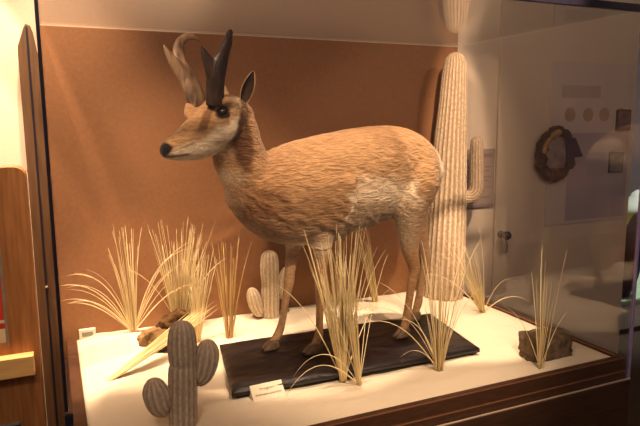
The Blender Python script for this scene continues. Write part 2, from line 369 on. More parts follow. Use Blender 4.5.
# ------------------------------------------------------------------ the pronghorn
SC = .953
A0 = Vector((1.07, 2.06, -.862))
def axis_y(x): return 2.045 + .09 * (x - .79) / .6
def E(x, y, z): return (Vector((x, y, z)) - A0) * SC
def build_pronghorn():
    root = thing('pronghorn', A0 * SC, 'mounted tan and white pronghorn antelope standing on a black mat', 'antelope')
    root.location.z = -.819 + EYE
    bm = bmesh.new()
    # trunk
    prof = [(.545, -.205, -.285, .045), (.575, -.165, -.325, .078), (.62, -.135, -.375, .105), (.70, -.100, -.425, .135), (.80, -.068, -.448, .155), (.92, -.045, -.446, .170),
            (1.05, -.026, -.430, .176), (1.18, -.015, -.405, .166), (1.28, -.018, -.385, .158), (1.36, -.038, -.365, .148), (1.42, -.072, -.345, .126), (1.462, -.108, -.31, .100), (1.490, -.150, -.27, .066), (1.500, -.185, -.235, .03)]
    rings = []
    for x, t, b, hw in [tuple(q) for q in spline(prof, 5)]:
        c = E(x, axis_y(x), (t + b) / 2); rings.append((c, (0, hw * SC, 0), (0, 0, (t - b) / 2 * SC)))
    loft_bm(rings, bm, 36)
    # neck (horizontal slices rising towards the head)
    neck = [(.69, -.285, .140, .11), (.660, -.24, .136, .105), (.624, -.17, .124, .088), (.600, -.10, .104, .074), (.592, -.04, .082, .062), (.592, .02, .062, .052), (.590, .06, .045, .040)]
    rings = []
    for x, z, fa, la in [tuple(q) for q in spline(neck, 5)]:
        rings.append((E(x, axis_y(x) - .005, z), Vector((fa * SC, 0, -.035 * fa / .1 * SC)), (0, la * SC, 0)))
    loft_bm(rings, bm, 28)
    # head
    ha = math.radians(24)
    F = Vector((-math.cos(ha), -math.sin(ha), 0)); Rt = Vector((-math.sin(ha), math.cos(ha), 0)) ; Up = Vector((0, 0, 1))
    H0 = Vector((.602, axis_y(.6) - .005, 0))
    def H(s, l, z): return (H0 + F * s + Rt * l + Up * z - A0) * SC
    hp = [(.322, -.078, -.094, .012), (.314, -.064, -.104, .024), (.295, -.045, -.113, .031), (.26, -.020, -.118, .033), (.215, .016, -.119, .036), (.17, .052, -.116, .043), (.13, .080, -.106, .052),
          (.085, .093, -.080, .056), (.04, .092, -.048, .054), (.0, .078, -.012, .045), (-.035, .055, .0, .028)]
    rings = []
    for s, t, b, hw in [tuple(q) for q in spline(hp, 5)]:
        rings.append((H(s, 0, (t + b) / 2), Rt * hw * SC, Up * (t - b) / 2 * SC))
    loft_bm(rings, bm, 28)
    # brow ridges and cheek
    for sd in (-1, 1):
        tube_bm([(*H(.145, sd * .036, .062), .012 * SC), (*H(.115, sd * .043, .070), .017 * SC), (*H(.08, sd * .045, .066), .017 * SC), (*H(.055, sd * .043, .05), .010 * SC)], bm, 12, 4)
        tube_bm([(*H(.16, sd * .028, -.05), .022 * SC), (*H(.10, sd * .036, -.035), .03 * SC), (*H(.06, sd * .034, -.01), .026 * SC)], bm, 12, 4)
    tube_bm([(*H(.205, .026, .018), .010 * SC), (*H(.185, .038, .040), .019 * SC), (*H(.165, .044, .062), .020 * SC), (*H(.13, .044, .07), .012 * SC)], bm, 12, 4)
    # legs
    def leg(pts): tube_bm([(*E(*q[:3]), q[3] * SC) for q in pts], bm, 18, 6)
    leg([(1.35, 2.06, -.16, .085), (1.31, 2.015, -.25, .090), (1.275, 2.0, -.33, .070), (1.272, 2.0, -.42, .050), (1.280, 2.0, -.51, .034), (1.300, 2.0, -.585, .0235), (1.288, 2.0, -.65, .0180), (1.276, 2.0, -.73, .0160), (1.268, 2.0, -.785, .019), (1.260, 2.0, -.815, .017), (1.253, 2.0, -.835, .018)])
    leg([(1.40, 2.12, -.16, .070), (1.40, 2.15, -.25, .082), (1.400, 2.165, -.33, .064), (1.418, 2.165, -.42, .046), (1.436, 2.16, -.51, .032), (1.462, 2.16, -.585, .0235), (1.450, 2.16, -.65, .0180), (1.436, 2.16, -.73, .0160), (1.428, 2.16, -.785, .019), (1.418, 2.16, -.815, .017), (1.410, 2.16, -.835, .018)])
    leg([(.76, 2.08, -.24, .085), (.80, 2.095, -.33, .076), (.822, 2.10, -.40, .050), (.820, 2.10, -.47, .030), (.806, 2.10, -.55, .0215), (.800, 2.10, -.605, .0205), (.786, 2.10, -.67, .0150), (.769, 2.10, -.76, .0150), (.755, 2.10, -.80, .0175), (.738, 2.10, -.825, .016), (.729, 2.10, -.838, .017)])
    leg([(.78, 2.02, -.24, .085), (.84, 2.0, -.33, .078), (.880, 1.995, -.40, .052), (.890, 1.995, -.47, .032), (.886, 1.995, -.55, .0225), (.884, 1.995, -.605, .0205), (.882, 1.995, -.67, .0155), (.880, 1.995, -.76, .0150), (.877, 1.995, -.795, .0175), (.864, 1.995, -.825, .016), (.857, 1.995, -.838, .017)])
    # tail
    me = bpy.data.meshes.new('tmp'); bm.to_mesh(me); bm.free()
    tmp = bpy.data.objects.new('tmp', me); C.objects.link(tmp)
    rm = tmp.modifiers.new('r', 'REMESH'); rm.mode = 'VOXEL'; rm.voxel_size = .0052
    sm = tmp.modifiers.new('s', 'SMOOTH'); sm.factor = .5; sm.iterations = 7
    dg = bpy.context.evaluated_depsgraph_get(); dg.update()
    body = bpy.data.meshes.new_from_object(tmp.evaluated_get(dg)); bpy.data.objects.remove(tmp)
    body.name = 'body'
    nv = len(body.vertices)
    # ruffled coat: shallow ridges of fur
    nrm = [v.normal.copy() for v in body.vertices]
    def P(v): return v / SC + A0
    def sstep(a, b, x):
        t = max(0, min(1, (x - a) / (b - a))); return t * t * (3 - 2 * t)
    for v, nn in zip(body.vertices, nrm):
        p = P(v.co)
        side = sstep(-.44, -.36, p.z) * sstep(.54, .62, p.x) * (1 - sstep(-.09, -.02, p.z))
        c, s = math.cos(.55), math.sin(.55)
        wq = .03 * noise.noise(Vector((p.x * 7, p.y * 7, p.z * 7))); a = (p.x * c - p.z * s) + wq; b_ = (p.x * s + p.z * c) + wq
        k = noise.noise(Vector((a * 16, p.y * 8, b_ * 50)))
        k2 = noise.noise(Vector((p.x * 20, p.y * 20, p.z * 26)))
        k *= .4 + .9 * abs(noise.noise(Vector((p.x * 5, p.y * 5, p.z * 6 + 4)))); warp = 0
        xf = .985 + .06 * (-.2 - p.z)      # the shoulder coat overhangs the flank along this line
        fold = .012 * math.exp(-(xf - p.x) / .10) * sstep(-.17, -.22, p.z) * sstep(xf + .006, xf - .006, p.x) if p.x < xf + .01 and p.z > -.46 and p.y < 2.06 else 0
        v.co += nn * fold
        v.co += nn * (side * (.0072 * k) + .0016 * k2 * sstep(-.55, -.4, p.z))
    # coat colours: patches of differently coloured fur, and some belly shade
    TAN = np.array((.325, .195, .098)); DEEP = np.array((.25, .135, .062)); WHITE = np.array((.70, .58, .43)); CREAM = np.array((.50, .38, .25))
    BROWN = np.array((.13, .055, .022)); BLACK = np.array((.012, .008, .007)); LEG = np.array((.36, .195, .09))
    att = body.color_attributes.new('coat', 'FLOAT_COLOR', 'POINT')
    for i, v in enumerate(body.vertices):
        p = P(v.co); q = p - H0
        s_, l_, z_ = q.dot(F), q.dot(Rt), q.z
        nz = noise.noise(p * 16) * .03 + noise.noise(p * 45) * .012
        col = TAN.copy()
        def mixin(c, w): 
            nonlocal col
            col = col * (1 - w) + c * w
        # darker ridge of the back
        mixin(DEEP, .35 * sstep(-.10, -.03, p.z + nz) * sstep(.7, .95, p.x))
        # pale flank; belly below is tan, partly with its shade painted in
        lim = -.170 - .20 * (1 - sstep(.92, .99, p.x + nz)) - .06 * (p.x - 1.1)
        wf = sstep(0, .08, lim - p.z + nz) * (1 - sstep(1.25, 1.31, p.x + nz)) * sstep(.70, .82, p.x)
        low = sstep(.09, .15, lim - p.z + nz)
        mixin(WHITE * (1 - low) + CREAM * .72 * low, .85 * wf)
        mixin(DEEP * .8, .45 * sstep(-.20, -.30, p.z + nz) * (1 - sstep(.92, 1.0, p.x + nz)) * sstep(-.46, -.42, p.z))
        # rump disc
        wr = sstep(1.425, 1.455, p.x + nz * .5 + .10 * max(0, p.z + .14)) * sstep(-.34, -.27, p.z)
        mixin(WHITE * 1.05, wr)
        # legs
        mixin(LEG, .8 * sstep(-.46, -.53, p.z))
        mixin(CREAM, .25 * sstep(-.46, -.53, p.z) * sstep(-.01, .02, (axis_y(p.x) - p.y) * (1 if p.y > axis_y(p.x) else -1) + .07))
        mixin(DEEP * .9, .55 * sstep(-.30, -.22, p.z + nz) * (1 - sstep(.68, .80, p.x + nz)))
        # neck: pale bands at the throat, dark patch below the ear
        neckw = sstep(-.30, -.24, p.z) * (1 - sstep(.74, .80, p.x))
        fr = .655 + (p.z + .05) * -.35
        mixin(CREAM, .75 * neckw * sstep(.03, -.03, p.x - (.565 - .25 * (p.z + .15)) + nz) * (.5 + .5 * math.sin(p.z * 60)))
        dd = (Vector((p.x, 0, p.z)) - Vector((.585, 0, -.055))); dd.x *= 1.7; dd.z *= .75
        if p.y < axis_y(p.x) + .03: mixin(BROWN * .7, .95 * neckw * sstep(.085, .045, dd.length + nz))
        d2 = (Vector((p.x, 0, p.z)) - Vector((.635, 0, -.275))); d2.x *= .8
        mixin(BROWN * 1.2, .7 * sstep(.085, .03, d2.length + nz * 1.5) * (1 if p.y < axis_y(p.x) + .06 else 0))
        # head
        hw = sstep(.0, .022, s_ - (.022 + (.07 - z_) * .42) + nz * .3) * sstep(-.14, -.125, z_)
        if hw > 0 and p.x < .66:
            bridge = -.078 + .42 * (.325 - s_) if s_ > .1 else .04
            head = WHITE * .98
            hb = sstep(-.030, -.006, z_ - bridge + nz * .6)
            c2 = head * (1 - hb) + (TAN * 1.2) * hb
            # brown smudge that runs down from the near horn in front of the eye
            hd_ = sstep(.018, .026, abs(l_)) * sstep(.017, .009, abs(s_ - .135 - (.07 - z_) * .66 + nz * .25)) * sstep(-.035, -.015, z_)
            c2 = c2 * (1 - .8 * hd_) + BROWN * .8 * hd_
            # pale ring behind the eye and crown
            cr = sstep(.10, .07, s_) * sstep(.03, .06, z_); c2 = c2 * (1 - cr) + CREAM * 1.15 * cr
            jw = 0; c2 = c2 * (1 - .5 * jw) + TAN * .5 * jw
            # tear line and eye surround
            ex = math.hypot((s_ - .118) / 1.3, z_ - .034 + (s_ - .116) * .25); ew = sstep(.024, .016, ex) * (1 if abs(l_) > .03 else 0)
            c2 = c2 * (1 - ew) + BLACK * ew
            # nose and mouth line
            nw = sstep(.296, .303, s_ - abs(z_ + .073) * .6) ; c2 = c2 * (1 - nw) + BLACK * nw
            ml = sstep(.0055, .003, abs(z_ + .101 - .05 * (.31 - s_))) * sstep(.225, .25, s_); c2 = c2 * (1 - .8 * ml) + BROWN * .4 * ml * 1 + c2 * 0
            col = col * (1 - hw) + c2 * hw
        att.data[i].color = (*[float(max(0, c)) for c in col], .22 + .78 * sstep(-.50, -.38, p.z) * (1 - .55 * hw))
    new_obj('body', body, M['coat'], root)
    root_body = [o for o in root.children][0]
    # eyes
    for sd in (-1, 1):
        b2 = bmesh.new(); bmesh.ops.create_uvsphere(b2, u_segments=20, v_segments=14, radius=.0185 * SC)
        e = from_bm('eye', b2, M['eye'], root, True); e.location = H(.116, sd * .0440, .034)
    # ears: cupped leaves
    def ear(base, tip, side, width):
        base, tip = Vector(base), Vector(tip); ax = tip - base; L = ax.length; ax.normalize()
        opn = Vector(side); opn = (opn - ax * opn.dot(ax)).normalized(); wd = ax.cross(opn)
        b2 = bmesh.new(); nu, nvv = 18, 12; lay = []
        for shell in (0, 1):
            g = []
            for i in range(nu + 1):
                t = i / nu; hw = width * (math.sin(math.pi * min(1, (.12 + .88 * t)) ** .85) ** .75 if t < 1 else 0.02) + .0006
                row = []
                for j in range(nvv + 1):
                    a = (j / nvv - .5) * 2; ang = a * 1.75
                    c = base + ax * L * t - opn * (math.cos(ang) * hw * .85) + wd * (math.sin(ang) * hw) + opn * .010 * math.sin(t * 2.6)
                    if shell: c -= (opn * -math.cos(ang) + wd * math.sin(ang)) * .0026
                    row.append(b2.verts.new(c))
                g.append(row)
            for i in range(nu):
                for j in range(nvv):
                    q = (g[i][j], g[i][j + 1], g[i + 1][j + 1], g[i + 1][j]); b2.faces.new(q if shell == 0 else q[::-1])
            lay.append(g)
        a, b = lay
        rim = [(i, 0) for i in range(nu + 1)] + [(nu, j) for j in range(1, nvv + 1)] + [(i, nvv) for i in range(nu - 1, -1, -1)] + [(0, j) for j in range(nvv - 1, 0, -1)]
        for k in range(len(rim)):
            i0, j0 = rim[k]; i1, j1 = rim[(k + 1) % len(rim)]
            b2.faces.new((a[i1][j1], a[i0][j0], b[i0][j0], b[i1][j1]))
        o = from_bm('ear', b2, M['ear_out'], root, True); o.data.materials.append(M['ear_in'])
        half = nu * nvv
        for k, p in enumerate(o.data.polygons):
            if half <= k < 2 * half:
                jj = k % nvv
                if 1 < jj < nvv - 2: p.material_index = 1
        return o
    M['ear_out'] = noisy('ear_fur', (.34, .20, .09), (.55, .38, .20), 60, .8, .4)
    M['ear_in'] = noisy('ear_inner_fur', (.02, .011, .007), (.07, .035, .018), 60, .85, .4)
    ear(H(.022, -.040, .070), H(-.010, -.058, .172), (-.35, -1, .1), .0205)
    ear(H(.03, .040, .070), H(.02, .085, .168), (-.8, .55, .1), .0235)
    # horns: a flattened shaft with a forward prong and a hooked tip
    def horn(side, shaft, prong, material, label):
        b2 = bmesh.new(); out = Rt * side
        tube_bm([(*H(*q[:3]), q[3] * SC) for q in shaft], b2, 18, 7, flat=(Rt * side + Up * 0, .62))
        tube_bm([(*H(*q[:3]), q[3] * SC) for q in prong], b2, 14, 6, flat=(Rt * side, .5))
        me = bpy.data.meshes.new('t'); b2.to_mesh(me); b2.free()
        t = bpy.data.objects.new('t', me); C.objects.link(t)
        rm = t.modifiers.new('r', 'REMESH'); rm.mode = 'VOXEL'; rm.voxel_size = .0030
        sm = t.modifiers.new('s', 'SMOOTH'); sm.factor = .5; sm.iterations = 3
        dg = bpy.context.evaluated_depsgraph_get(); dg.update()
        hm = bpy.data.meshes.new_from_object(t.evaluated_get(dg)); bpy.data.objects.remove(t)
        for v in hm.vertices:
            k = noise.noise(Vector((v.co.x * 90, v.co.y * 90, v.co.z * 30)))
            v.co += v.normal * .0012 * k
        o = new_obj('horn', hm, material, root); o['label'] = label
    # near (left) horn, then far (right) horn
    horn(-1, [(.140, -.036, .055, .034), (.141, -.040, .10, .034), (.142, -.050, .145, .033), (.133, -.058, .185, .0285), (.116, -.063, .225, .021), (.100, -.064, .258, .0165), (.090, -.060, .283, .011), (.080, -.056, .288, .007), (.074, -.054, .279, .003)],
         [(.138, -.045, .125, .030), (.158, -.050, .165, .028), (.178, -.052, .197, .0195), (.192, -.052, .220, .011), (.202, -.052, .236, .003)], M['horn_dark'], 'dark near horn with forward prong')
    horn(1, [(.152, .036, .050, .037), (.162, .044, .10, .036), (.176, .058, .145, .0345), (.186, .074, .19, .027), (.186, .084, .232, .021), (.172, .088, .262, .0165), (.145, .088, .280, .0125), (.118, .086, .279, .008), (.098, .084, .268, .003)],
         [(.168, .046, .11, .030), (.196, .054, .155, .026), (.224, .060, .195, .0185), (.243, .063, .222, .011), (.254, .064, .244, .003)], M['horn_lit'], 'far horn with hooked tip, painted paler as lit')
    # hooves: two toes each
    for (hx, hy, hz) in ((1.247, 2.0, -.862), (1.404, 2.16, -.862), (.722, 2.10, -.862), (.850, 1.995, -.862)):
        b2 = bmesh.new()
        for sd in (-1, 1):
            rr = []
            for t, ln, wd in ((0, .034, .0125), (.2, .033, .0125), (.55, .026, .0115), (.85, .020, .0095), (1, .015, .006)):
                rr.append((E(hx - .004 + t * .016, hy + sd * .0125, hz + .002 + t * .036), Vector((ln * SC, 0, 0)) , (0, wd * SC, 0)))
            loft_bm(rr, b2, 14)
        from_bm('hoof', b2, M['hoof'], root, True)
    return root
build_pronghorn()

# ------------------------------------------------------------------ the mat and the name card
def build_mat():
    a = math.radians(-3.0)
    o = thing('mat', (.965, 1.925, -.855), 'black padded leather mat under the antelope', 'mat')
    o.rotation_euler = (0, 0, math.radians(-1.5))
    def slab(name, W, D, z0, z1, wr):
        bm = bmesh.new(); nx, ny = 70, 34; g = []
        for j in range(ny + 1):
            row = []
            for i in range(nx + 1):
                x = (i / nx - .5) * W + (j / ny - .5) * .06; y = (j / ny - .5) * D
                h = wr * (noise.noise(Vector((x * 5, y * 9, 2))) + .5 * noise.noise(Vector((x * 13 + y * 6, y * 22, 7))))
                ed = min(i, nx - i) / nx * W, min(j, ny - j) / ny * D
                e = min(1, min(ed) / .02); h = h * e - .006 * (1 - e) ** 2
                row.append(bm.verts.new((x, y, z1 + h)))
            g.append(row)
        for j in range(ny):
            for i in range(nx): bm.faces.new((g[j][i], g[j][i + 1], g[j + 1][i + 1], g[j + 1][i]))
        per = [g[0][i] for i in range(nx + 1)] + [g[j][nx] for j in range(1, ny + 1)] + [g[ny][i] for i in range(nx - 1, -1, -1)] + [g[j][0] for j in range(ny - 1, 0, -1)]
        low = [bm.verts.new((v.co.x, v.co.y, z0)) for v in per]
        for i in range(len(per)):
            k = (i + 1) % len(per); bm.faces.new((per[k], per[i], low[i], low[k]))
        bm.faces.new(low[::-1])
        return from_bm(name, bm, M['black_fabric'], o, True)
    slab('base', .90, .40, -.008, .012, 0)
    slab('cover', .935, .425, .0125, .033, .006)
build_mat()

card = thing('name_card', (.575, 1.715, -.857), 'small cream name card leaning on the front left of the black mat', 'card')
card.rotation_euler = (0, 0, math.radians(3))
bm = bmesh.new()
pr = [(-.022, 0), (.016, .040), (.0175, .039), (.0175, 0)]
L = [bm.verts.new((-.054, y, z)) for y, z in pr]; Rr = [bm.verts.new((.054, y, z)) for y, z in pr]
bm.faces.new(L[::-1]); bm.faces.new(Rr)
for i in range(4):
    k = (i + 1) % 4; bm.faces.new((L[i], L[k], Rr[k], Rr[i]))
from_bm('tent_card', bm, M['card'], card)
def lettering(txt, parent, loc, size, rot, material=M['ink']):
    c = bpy.data.curves.new('lettering', 'FONT'); c.body = txt; c.size = size; c.align_x = 'CENTER'; c.extrude = .0002
    o = bpy.data.objects.new('lettering', c); C.objects.link(o); c.materials.append(material)
    dg = bpy.context.evaluated_depsgraph_get(); dg.update()
    me = bpy.data.meshes.new_from_object(o.evaluated_get(dg)); bpy.data.objects.remove(o)
    me.materials.clear()
    o = new_obj('lettering', me, material, parent, False); o.location = loc; o.rotation_euler = rot
    return o
tl = math.atan2(.040, .038)
lettering('Pronghorn', card, (.0, -.0225 + .024, .0258), .0115, (tl, 0, 0))
lettering('Antilocapra americana', card, (.0, -.0225 + .012, .0132), .0098, (tl, 0, 0))

# ------------------------------------------------------------------ cacti
def cactus_part(name, pts, ribs, depth, material, parent, k=7, n_per=6, cap0=True):
    """ribbed column along (x,y,z,r) points with a domed tip"""
    S = spline(pts, k); n = ribs * n_per
    bm = bmesh.new(); lay = bm.verts.layers.float.new('rib'); loops = []; prev = None
    for i, p in enumerate(S):
        t = Vector(S[min(i + 1, len(S) - 1)][:3] - S[max(i - 1, 0)][:3]).normalized()
        a = (Vector((1, .3, 0)) if abs(t.z) > .2 else Vector((0, .3, 1))) if prev is None else prev
        a = (a - t * a.dot(t)).normalized(); prev = a; b = t.cross(a)
        lp = []
        for j in range(n):
            th = 2 * math.pi * j / n; rb = abs(math.cos(th * ribs / 2)); 
            jit = 1 + .02 * noise.noise(Vector(p[:3]) * 30 + Vector((math.cos(th), math.sin(th), 0)))
            rr = max(p[3], .0008) * (1 - depth * (1 - rb ** .8)) * jit
            v = bm.verts.new(Vector(p[:3]) + (a * math.cos(th) + b * math.sin(th)) * rr); v[lay] = rb
            lp.append(v)
        loops.append(lp)
    for p, q in zip(loops, loops[1:]):
        for i in range(n): bm.faces.new((p[i], p[(i + 1) % n], q[(i + 1) % n], q[i]))
    bm.faces.new(loops[0][::-1]); bm.faces.new(loops[-1])
    return from_bm(name, bm, material, parent, True)
def dome(x, y, z, r, h=None, up=1):
    h = h or r
    return [(x, y, z + h * math.sin(a), r * math.cos(a)) for a in (math.radians(v) for v in (0, 30, 55, 72, 84, 89))]

sg = thing('saguaro_cactus', (1.745, 2.42, -.865), 'tall pale saguaro cactus with one upturned arm behind the antelope', 'cactus')
cactus_part('column', [(-.004, 0, 0, .102), (0, 0, .06, .104), (.006, 0, .25, .100), (.014, 0, .50, .092), (.022, 0, .75, .080), (.032, 0, .95, .068), (.037, 0, 1.08, .0595)] + dome(.040, 0, 1.13, .054, .062), 22, .12, M['saguaro'], sg)
cactus_part('arm', [(.080, .0, .505, .030), (.13, .0, .492, .034), (.166, .0, .502, .036), (.186, 0, .540, .036), (.186, 0, .62, .0355), (.183, 0, .70, .034)] + dome(.182, 0, .755, .0325, .038), 14, .10, M['saguaro'], sg)

cf = thing('small_cactus', (.297, 1.66, -.872), 'small grey brown ribbed cactus with two plump arms, nearest the front glass', 'cactus', None)
cactus_part('column', [(0, 0, -.0, .040), (.001, 0, .05, .041), (.004, 0, .13, .042), (.006, 0, .178, .0405), (.007, 0, .192, .0375), (.007, 0, .206, .0395), (.007, 0, .235, .0415), (.007, 0, .262, .0405)] + dome(.007, 0, .283, .0375, .038), 14, .16, M['grey_cactus'], cf)
cactus_part('arm', [(-.040, .0, .058, .003), (-.050, 0, .062, .024), (-.063, 0, .085, .036), (-.071, 0, .115, .038), (-.076, 0, .140, .032), (-.079, 0, .158, .019), (-.080, 0, .166, .003)], 12, .14, M['grey_cactus'], cf)
cactus_part('arm', [(.040, -.0, .130, .003), (.050, 0, .134, .022), (.063, 0, .155, .033), (.073, 0, .190, .0375), (.078, 0, .222, .034), (.080, 0, .245, .021), (.080, 0, .254, .003)], 12, .14, M['grey_cactus'], cf)

cm = thing('small_cactus', (.850, 2.47, -.866), 'small cream ribbed cactus with two stubby arms against the brown wall', 'cactus')
cactus_part('column', [(0, 0, 0, .038), (0, 0, .06, .041), (0, 0, .12, .041), (0, 0, .145, .038), (0, 0, .17, .0385), (0, 0, .21, .0415), (0, 0, .25, .0415)] + dome(0, 0, .275, .0385, .037), 13, .16, M['pale_cactus'], cm)
cactus_part('arm', [(-.035, 0, .028, .004), (-.047, 0, .032, .024), (-.065, 0, .065, .031), (-.076, 0, .105, .032), (-.083, 0, .130, .026), (-.088, 0, .147, .014), (-.089, 0, .152, .002)], 11, .14, M['pale_cactus'], cm)
cactus_part('arm', [(.040, 0, .098, .004), (.050, 0, .102, .022), (.062, 0, .13, .030), (.070, 0, .17, .031), (.076, 0, .20, .026), (.079, 0, .222, .014), (.080, 0, .227, .002)], 11, .14, M['pale_cactus'], cm)

# ------------------------------------------------------------------ dry grass
def grass(loc, label, seed, n, height, spread, lean=(0, 0), droop=.25, material='pale_grass', width=.0032, base=.012, arcs=(), tight=1.6, tilt=None, group=None):
    """a clump of dry blades; arcs: (azimuth in degrees, length, lift, droop) for single long drooping blades"""
    rnd = random.Random(seed); bm = bmesh.new(); lay = bm.verts.layers.float.new('tone')
    def blade(b0, d, L, drp, w, tone):
        S = 11; p = Vector(b0); d = Vector(d).normalized(); prev = None
        tw = rnd.uniform(0, math.pi); hz = Vector((d.x, d.y, 0))
        if hz.length < .05: hz = Vector((math.cos(tw), math.sin(tw), 0))
        hz.normalize()
        for i in range(S + 1):
            t = i / S
            sd = d.cross(Vector((math.cos(tw), math.sin(tw), .2))).normalized(); up = d.cross(sd)
            ww = w * (1 - t) ** .7 + .00035
            ring = []
            for q in (sd * ww, up * ww * .55, -sd * ww, -up * ww * .55):
                v = bm.verts.new(p + q); v[lay] = max(0, min(1, tone + .25 * t)); ring.append(v)
            if prev:
                for k in range(4): bm.faces.new((prev[k], prev[(k + 1) % 4], ring[(k + 1) % 4], ring[k]))
            else: bm.faces.new(ring[::-1])
            prev = ring
            p = p + d * (L / S)
            d = (d + (hz * .35 - Vector((0, 0, 1))) * drp * (t ** 1.2) * 2.2 / S * 2).normalized()
            if p.z < .002: p.z = .002
        bm.faces.new(prev)
    for k in range(n):
        az = rnd.uniform(0, 2 * math.pi); rr = base * math.sqrt(rnd.random())
        sp = spread * rnd.random() ** (1 / tight if tight < 1 else tight * .5)
        d = Vector((math.cos(az) * sp + lean[0], math.sin(az) * sp + lean[1], 1))
        blade((math.cos(az) * rr, math.sin(az) * rr, -.008), d, height * rnd.uniform(.55, 1.05), droop * rnd.uniform(.1, 1.3) * (.4 + sp / max(spread, .01)), width * rnd.uniform(.6, 1.15), rnd.uniform(.0, .8))
    for az, L, lift, drp in arcs:
        a = math.radians(az)
        blade((0, 0, 0), (math.cos(a), math.sin(a), lift), L, drp, width * .8, rnd.uniform(.5, .8))
    me = bpy.data.meshes.new('dry_grass'); 
    for v in bm.verts: pass
    bm.normal_update(); bm.to_mesh(me); bm.free()
    o = new_obj('dry_grass', me, M[material], None, True)
    o.location = (loc[0], loc[1], loc[2] + EYE)
    if tilt: o.rotation_euler = tilt
    return tag(o, label, 'dry grass', group, 'thing')
def sz(x, y): return sand_h(x, y) - .001

def G(x, y, *a, **k): return grass((x, y, sz(x, y)), *a, **k)
G(.255, 2.45, 'fountain shaped pale grass clump with arching blades beside the small white meter', 11, 30, .44, .13, (-.04, -.02), .16, arcs=[(182, .37, 1.7, .75), (178, .33, 1.5, .62), (190, .36, 2.0, .85), (200, .32, 1.3, .65), (170, .29, 1.0, .55), (-10, .42, 2.0, .7), (0, .38, 1.5, .65), (-20, .36, 1.2, .6), (20, .34, 1.9, .7), (185, .36, 2.6, .7), (-5, .40, 2.8, .6), (184, .33, 1.2, .66), (-8, .44, 3.0, .8), (4, .46, 2.4, .62), (176, .38, 2.6, .9), (187, .34, 3.2, .6)])
G(.445, 2.45, 'large upright fan of pale grass behind the heap of brown stones', 12, 120, .46, .26, (.04, -.05), .14, base=.022, arcs=[(185, .36, 2.2, .5), (0, .36, 2.2, .5)])
G(.475, 2.28, 'golden grass clump rising just behind the small grey cactus', 13, 56, .37, .22, (.05, 0), .12)
G(.605, 2.27, 'narrow golden grass clump at the back left corner of the black mat', 14, 40, .40, .17, (.03, 0), .10, 'gold_grass', width=.0026)
G(.842, 1.715, 'tallest dense pale grass clump in front of the antelope forelegs', 15, 95, .52, .19, (-.035, .0), .12, base=.008, arcs=[(150, .42, 2.2, .45), (30, .50, 2.2, .45), (40, .52, 1.8, .4), (25, .40, 1.6, .6)])
G(.882, 1.675, 'pale grass stalks at the mat edge, one long blade trailing on the sand', 16, 36, .48, .08, (-.13, .0), .06, base=.007, arcs=[(192, .34, 1.4, 1.5), (200, .38, .9, 1.3), (50, .36, 2.2, .55), (170, .42, 3, .2), (35, .46, 2.6, .35)])
G(1.375, 2.44, 'pale grass stalks leaning left on the sand behind the antelope belly', 17, 30, .38, .09, (-.20, .0), .08, width=.0045)
G(1.185, 1.655, 'loose pale grass clump at the front right of the black mat', 18, 26, .46, .20, (.03, .0), .16, width=.0028, arcs=[(150, .34, 2.0, .8), (165, .36, 1.4, .8), (20, .30, 2.0, .7), (35, .46, 2.4, .45), (190, .22, 1.2, .9), (20, .5, 2.6, .4), (160, .40, 2.4, .5), (10, .38, 2.2, .7), (40, .34, 1.7, .8), (175, .30, 2.6, .9)])
G(1.735, 2.10, 'pale grass clump leaning left at the right foot of the tall saguaro', 19, 22, .40, .34, (-.28, .0), .20, width=.0030, arcs=[(170, .36, 1.1, .5), (10, .24, 1.4, .8), (-60, .22, 1.0, .7), (150, .36, 2.0, .5), (200, .34, 1.6, .6)])
G(1.530, 1.535, 'thin sparse grass stalks standing in front of the square brown rock', 20, 14, .44, .15, (.0, .0), .10, width=.0024, arcs=[(10, .26, 1.8, .5), (170, .3, 2.5, .5)])
grass((.110, 2.035, -.850), 'fallen bundle of pale grass lying on the sand left of the grey cactus', 21, 80, .50, .36, (2.8, 1.45), -.01, base=.006, width=.0036)

# ------------------------------------------------------------------ stones
def stone(name, loc, size, seed, material, label, cat, rough=.22, blocky=0.0, rot=0, group=None, sub=4):
    bm = bmesh.new(); bmesh.ops.create_icosphere(bm, subdivisions=sub, radius=1)
    sv = Vector((seed * 3.1, seed * 1.7, seed * .9))
    for v in bm.verts:
        p = v.co.normalized()
        if blocky:
            mx = max(abs(p.x), abs(p.y), abs(p.z)); p = p.lerp(p / mx * .86, blocky)
        k = 1 + rough * noise.noise(p * 1.7 + sv) + rough * .6 * noise.noise(p * 4.2 + sv) + rough * .25 * noise.noise(p * 10 + sv)
        p = p * k; v.co = Vector((p.x * size[0], p.y * size[1], p.z * size[2]))
    zm = min(v.co.z for v in bm.verts)
    for v in bm.verts: v.co.z -= zm
    o = from_bm(name, bm, M[material], None, True, 0, loc); o.rotation_euler = (0, 0, rot)
    return tag(o, label, cat, group, 'thing')
stone('rock', (1.625, 1.612, -.872), (.100, .058, .056), 4, 'rock', 'square brown rock near the right end of the front glass', 'rock', .10, .85, math.radians(-4))
stone('stone', (.315, 2.30, -.858), (.055, .040, .040), 7, 'brown_stone', 'orange brown rounded stone at the left of the small heap', 'stone', .3)
stone('stone', (.425, 2.36, -.855), (.066, .035, .050), 9, 'dark_bark', 'dark brown jagged stone at the right of the small heap', 'stone', .5)
stone('stone', (.350, 2.235, -.855), (.052, .022, .022), 5, 'dark_bark', 'thin dark sliver of stone in front of the small heap', 'stone', .5)
stone('stone', (.425, 2.265, -.855), (.042, .028, .028), 3, 'pale_stone', 'small pale tan stone nearest the grey cactus', 'stone', .3)

